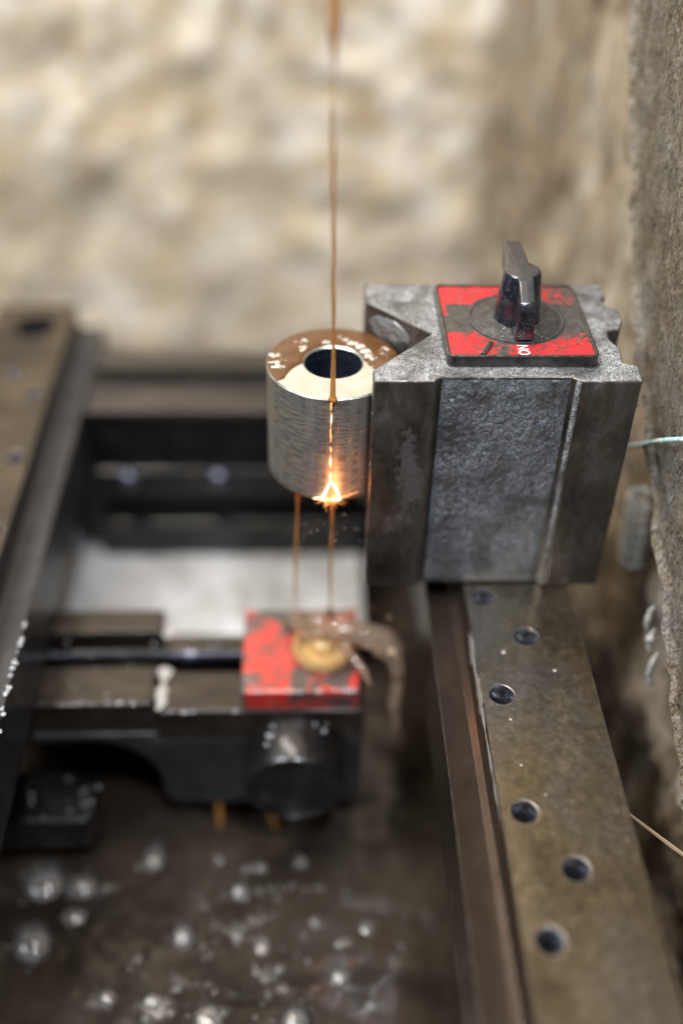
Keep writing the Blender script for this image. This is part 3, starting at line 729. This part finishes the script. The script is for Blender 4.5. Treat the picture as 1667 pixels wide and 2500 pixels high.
# body with an arch below: polygon in (x,z)
arch = [(-150, -142.2), (-150, -146), (-118, -147)]
for i in range(9):
    a = math.radians(95 - 95*i/8); arch.append((-98 + 24*math.cos(a), -171 + 25*math.sin(a)))
arch += [(-74, -176), (-72.5, -181), (-69, -184), (0, -184), (1, -182.5), (1, -145.2), (-73.8, -145.2), (-73.8, -142.2)]
obj('arch_body', bevel(sweep_y(arch, -15.6, 24), 1.2, 2), 'iron_face', ar, (-60, 0, -183), 40)
obj('arch_blackout', bevel(box(-150, -73, 25, 29, -199, -142), .8), 'iron', ar, (-110, 27, -199))  # black plate added behind the arch to keep the opening dark
bs = obj('round_boss', lathe(((18, -15), (18, -33.5), (17, -35), (15.6, -35.2), (14.8, -34.2), (.01, -34.2)), (-24, -150), 64, axis='y'), 'iron', ar, (-24, -16, -151.5))
for x0, x1, y0, y1, z in ((-74.2, -69.6, 19.2, 26, -128.4), (-74.6, -69, -15.9, 4.6, -128.6)):
    def f_pt(u, v): 
        x = x0 + (x1-x0)*(.5 + (u-.5)*(.75 + .7*fbm((v*8, 2, x0), .7))) + 1.3*fbm((v*9, u, 3), .6); y = y0 + (y1-y0)*v
        return (x, y, z + .5*math.sin(math.pi*u) + .3*fbm((x, y, 1), .5))
    obj('white_residue', grid(8, 20, f_pt), 'residue', ar, ((x0+x1)/2, y0, z), 180)
obj('lower_foot', bevel(prism(((-152, -33), (-101, -33), (-97, -26), (-99, -14), (-110, -10), (-152, -10)), -188, -170), 1.6), 'iron', ar, (-120, -20, -188))

gb = obj('guide_block', bevel(box(-42.8, -.8, -15.6, 25.6, -129.4, -119.8), .9), 'red', None, (-22, 5, -129.4), 40,
    'chipped red enamelled guide block on the lower arm under the ring', 'block')
nz = obj('wire_nozzle', lathe(((2., -119.7), (10.8, -119.7), (11.4, -118.5), (11.2, -115.6), (10.3, -114.3), (9.2, -114.8), (7.9, -118.6), (4.6, -118.6), (4., -113.6), (3.1, -112.8), (1.6, -112.8), (1.4, -119.7)), (-13.5, 3.5), 48), 'amber', None, (-13.5, 3.5, -119.8), 50,
    'amber ring shaped nozzle on top of the red guide block', 'nozzle')
# splash: one lump of water thrown right off the nozzle
bm = bmesh.new()
def chain(P, R_, n_=14):
    for (a, ra), (b, rb_) in zip(zip(P, R_), zip(P[1:], R_[1:])):
        for i in range(n_):
            q = i/n_; p = Vector(a).lerp(Vector(b), q); blob(bm, p, (ra+(rb_-ra)*q)*(.9 + .3*fbm(p, .10, 2)), 3, (1, 1, 1), .08)
chain([(-25.5, 20, -118.5), (-24, 14, -114), (-19, 6, -112), (-12, 4, -109.5), (-4, 3, -108.5), (5, 1, -110), (11, -2, -114), (13, -4, -120)], [2.4, 3.6, 3.2, 4.2, 4.8, 5.0, 4.6, 3.8])
chain([(13, -4, -120), (13.5, -6, -128), (12.5, -8, -137), (13.6, -9, -146), (14, -10, -153)], [3.8, 3.0, 3.1, 2.3, 1.0])
chain([(-12, 4, -110), (-11, 5, -104), (-11.6, 5, -98)], [2.8, 1.5, 1.0])
chain([(-6, -2, -112), (0, -8, -116), (3, -12, -121)], [2.4, 2.0, 1.2], 10)
chain([(-20, 12, -112), (-17, 8, -109), (-12, 7, -107), (-5, 8, -106)], [3.2, 4.0, 4.4, 3.4], 9)
chain([(8, 2, -109), (12, 3, -111), (16, 1, -117)], [3.2, 2.2, 1.0], 8)
for _ in range(14):
    a_ = random.uniform(0, 6.28); d_ = random.uniform(4, 17); blob(bm, (-3 + d_*math.cos(a_)*1.2, 1 + d_*math.sin(a_)*.7, random.uniform(-117, -100)), random.uniform(.9, 1.4), 2)
me = bpy.data.meshes.new('s'); bm.to_mesh(me); bm.free()
so = bpy.data.objects.new('s', me); sc.collection.objects.link(so)
rm = so.modifiers.new('r', 'REMESH'); rm.mode = 'VOXEL'; rm.voxel_size = .6
sm_ = so.modifiers.new('s', 'SMOOTH'); sm_.iterations = 30; sm_.factor = .5
dg = bpy.context.evaluated_depsgraph_get(); dg.update(); me = bpy.data.meshes.new_from_object(so.evaluated_get(dg)); bpy.data.objects.remove(so)
obj('water_splash', me, 'splash', None, (0, 0, -119), 180, 'brown water splash arching off the right of the red block', 'splash')
# water dripping below the arm
for x, y, lb_ in ((-54, -12, 'left brown drip stream falling from the lower arm into the pool'), (-36, -13, 'right brown drip stream slanting from the lower arm into the pool')):
    pts = [(x + (.25*(x+54))*(q) + .6*fbm((q*9, x, 1), .4), y - 4*q, -183 - 17*q) for q in [i/12 for i in range(13)]]
    obj('drip_stream', tube(pts, [1.3 - .4*i/12 for i in range(13)], 10), 'stream', None, (x, y, -200), 180, lb_, 'stream', 'drip streams under the lower arm')

# ================================================================== bubbles, foam, drops
P0_ = (CP.x/S, CP.y/S, CP.z/S)
bub = [(-119, -38, 8, 'largest pale bubble at the left edge of the dark pool'), (-105, -41, 6.4, 'bright round bubble just right of the largest pool bubble'),
    (-79, -28, 5.8, 'bubble nearest the arch of the lower arm on the pool'), (-106, -53, 4.4, 'small bubble below the bright pair at the left of the pool'),
    (-119, -63, 7, 'wide bubble low at the left edge of the pool'), (-24, -94, 7.2, 'big bubble cut by the bottom edge of the picture'),
    (-54, -92, 4.6, 'oval bubble near the bottom centre of the pool'), (-90, -84, 4.2, 'pale bubble near the bottom left of the pool'),
    (-65, -62, 5.4, 'flat milky bubble in the middle of the pool'), (-74, -86, 3.4, 'small bright bubble beside the bottom left pool bubble'),
    (-36, -66, 3.6, 'bubble right of the milky middle bubble on the pool'), (-8, -78, 3.6, 'bubble nearest the rail on the right of the pool'),
    (-45, -44, 3.6, 'bubble under the round boss of the lower arm'), (2, -60, 3.2, 'lone bubble in the dark water beside the right rail')]
proto = None
for i, (x, y, r, lb_) in enumerate(bub):
    prof = [(max(.01, math.cos(a)), math.sin(a)) for a in [math.radians(d) for d in range(-8, 91, 7)] + [math.pi/2]]
    if proto is None:
        bm = lathe(prof, (0, 0), 28)
        for f in [f for f in bm.faces if len(f.verts) > 4]: bm.faces.remove(f)
        bmesh.ops.solidify(bm, geom=bm.faces[:], thickness=.03)
        proto = obj('bubble', bm, 'bubble', smooth=180); o = proto
    else:
        o = proto.copy(); sc.collection.objects.link(o)
    o.location = Vector((x, y, zp(x, y)-.3))*S; o.scale = (r*(1 + .18*math.sin(i*2.3)), r*(1 + .12*math.cos(i*3.1)), r*(.45 + .18*math.sin(i*1.7)))
    tag(o, lb_, 'bubble', 'bubbles floating on the pool')
random.seed(11); bm = bmesh.new()
for x, y, r, lb_ in bub:
    for k in range(int(r*2.2)):
        a = random.uniform(0, 6.28); d = r*random.uniform(.9, 1.25); s = random.uniform(.25, .8)
        blob(bm, (x+d*math.cos(a), y+d*math.sin(a), zp(x, y)+s*.2), s, 1)
for k in range(78):
    x = random.gauss(-42, 32); y = random.gauss(-64, 24)
    if x > 18 or y > -24: continue
    for j in range(random.choice((1, 1, 2, 4, 7))):
        s = random.uniform(.35, 1.2)*(1 if random.random() < .8 else 2.)
        xx, yy = x + random.gauss(0, 2.2), y + random.gauss(0, 1.4); blob(bm, (xx, yy, zp(xx, yy)+s*.1), s, 2, (1.1, 1, .75))
obj('pool_foam', bm, 'pool_foam', origin=(-40, -60, -200), label='scattered pale foam flecks floating on the dark pool', cat='foam', kind='stuff')
def drops(name, regs, seed, label, cat='water drops'):
    random.seed(seed); bm = bmesh.new()
    for n_, x0, x1, y0, y1, z, r0, r1 in regs:
        for _ in range(n_):
            s = random.uniform(r0, r1); blob(bm, (random.uniform(x0, x1), random.uniform(y0, y1), z), s, 2, (1, 1, .6))
    obj(name, bm, 'drop', origin=(regs[0][1], regs[0][3], regs[0][5]), label=label, cat=cat, kind='stuff')
drops('water_drops', [(26, -130, -76, -14.4, -13.2, -126.9, .3, .8), (10, -72, -44, -15.9, -15, -129.6, .3, .8), (26, -42, -2, -15.5, -14, -120, .35, .9), (16, -42, -38, -15, 20, -119.9, .3, .7),
    (12, -128, -76, -10, 30, -126.9, .3, .6), (22, -36, -12, -34, -18, -133.6, .3, .9), (14, -70, -44, 9, 14, -127.4, .3, .7), (14, -130, -98, -32, -12, -170, .4, .9)], 4, 'tiny water drops beaded on the lower arm and red block')
drops('rail_drops', [(30, -115.6, -114.6, -60, 0, -93.8, .4, 1.1)], 9, 'glinting water drops along the inner edge of the left rail')
drops('grit_specks', [(46, 24, 66, 1, 6.5, .05, .10, .26), (34, 20.3, 22, 8, 45, .05, .12, .3), (20, 2, 20, 1.5, 5, .05, .1, .22), (24, KX-7, KX+7, 18, 24, 4.0, .1, .28)], 6, 'fine wet specks scattered on top of the magnetic base')

random.seed(31); bm = bmesh.new()
for _ in range(60):
    a = random.uniform(-2.6, -.4); L = random.uniform(6, 46); p = (WX + L*math.cos(a)*.9, WY + random.uniform(-8, 6), -50 + L*math.sin(a)*.8 - L*.25)
    if p[2] < -116 or p[0] > -2: continue
    blob(bm, p, random.uniform(.10, .28), 1, (.8, .8, 1.6))
obj('coolant_spray', bm, 'drop', origin=(WX, WY, -80), label='fine coolant spray hanging in the air below the ring', cat='spray', kind='stuff')
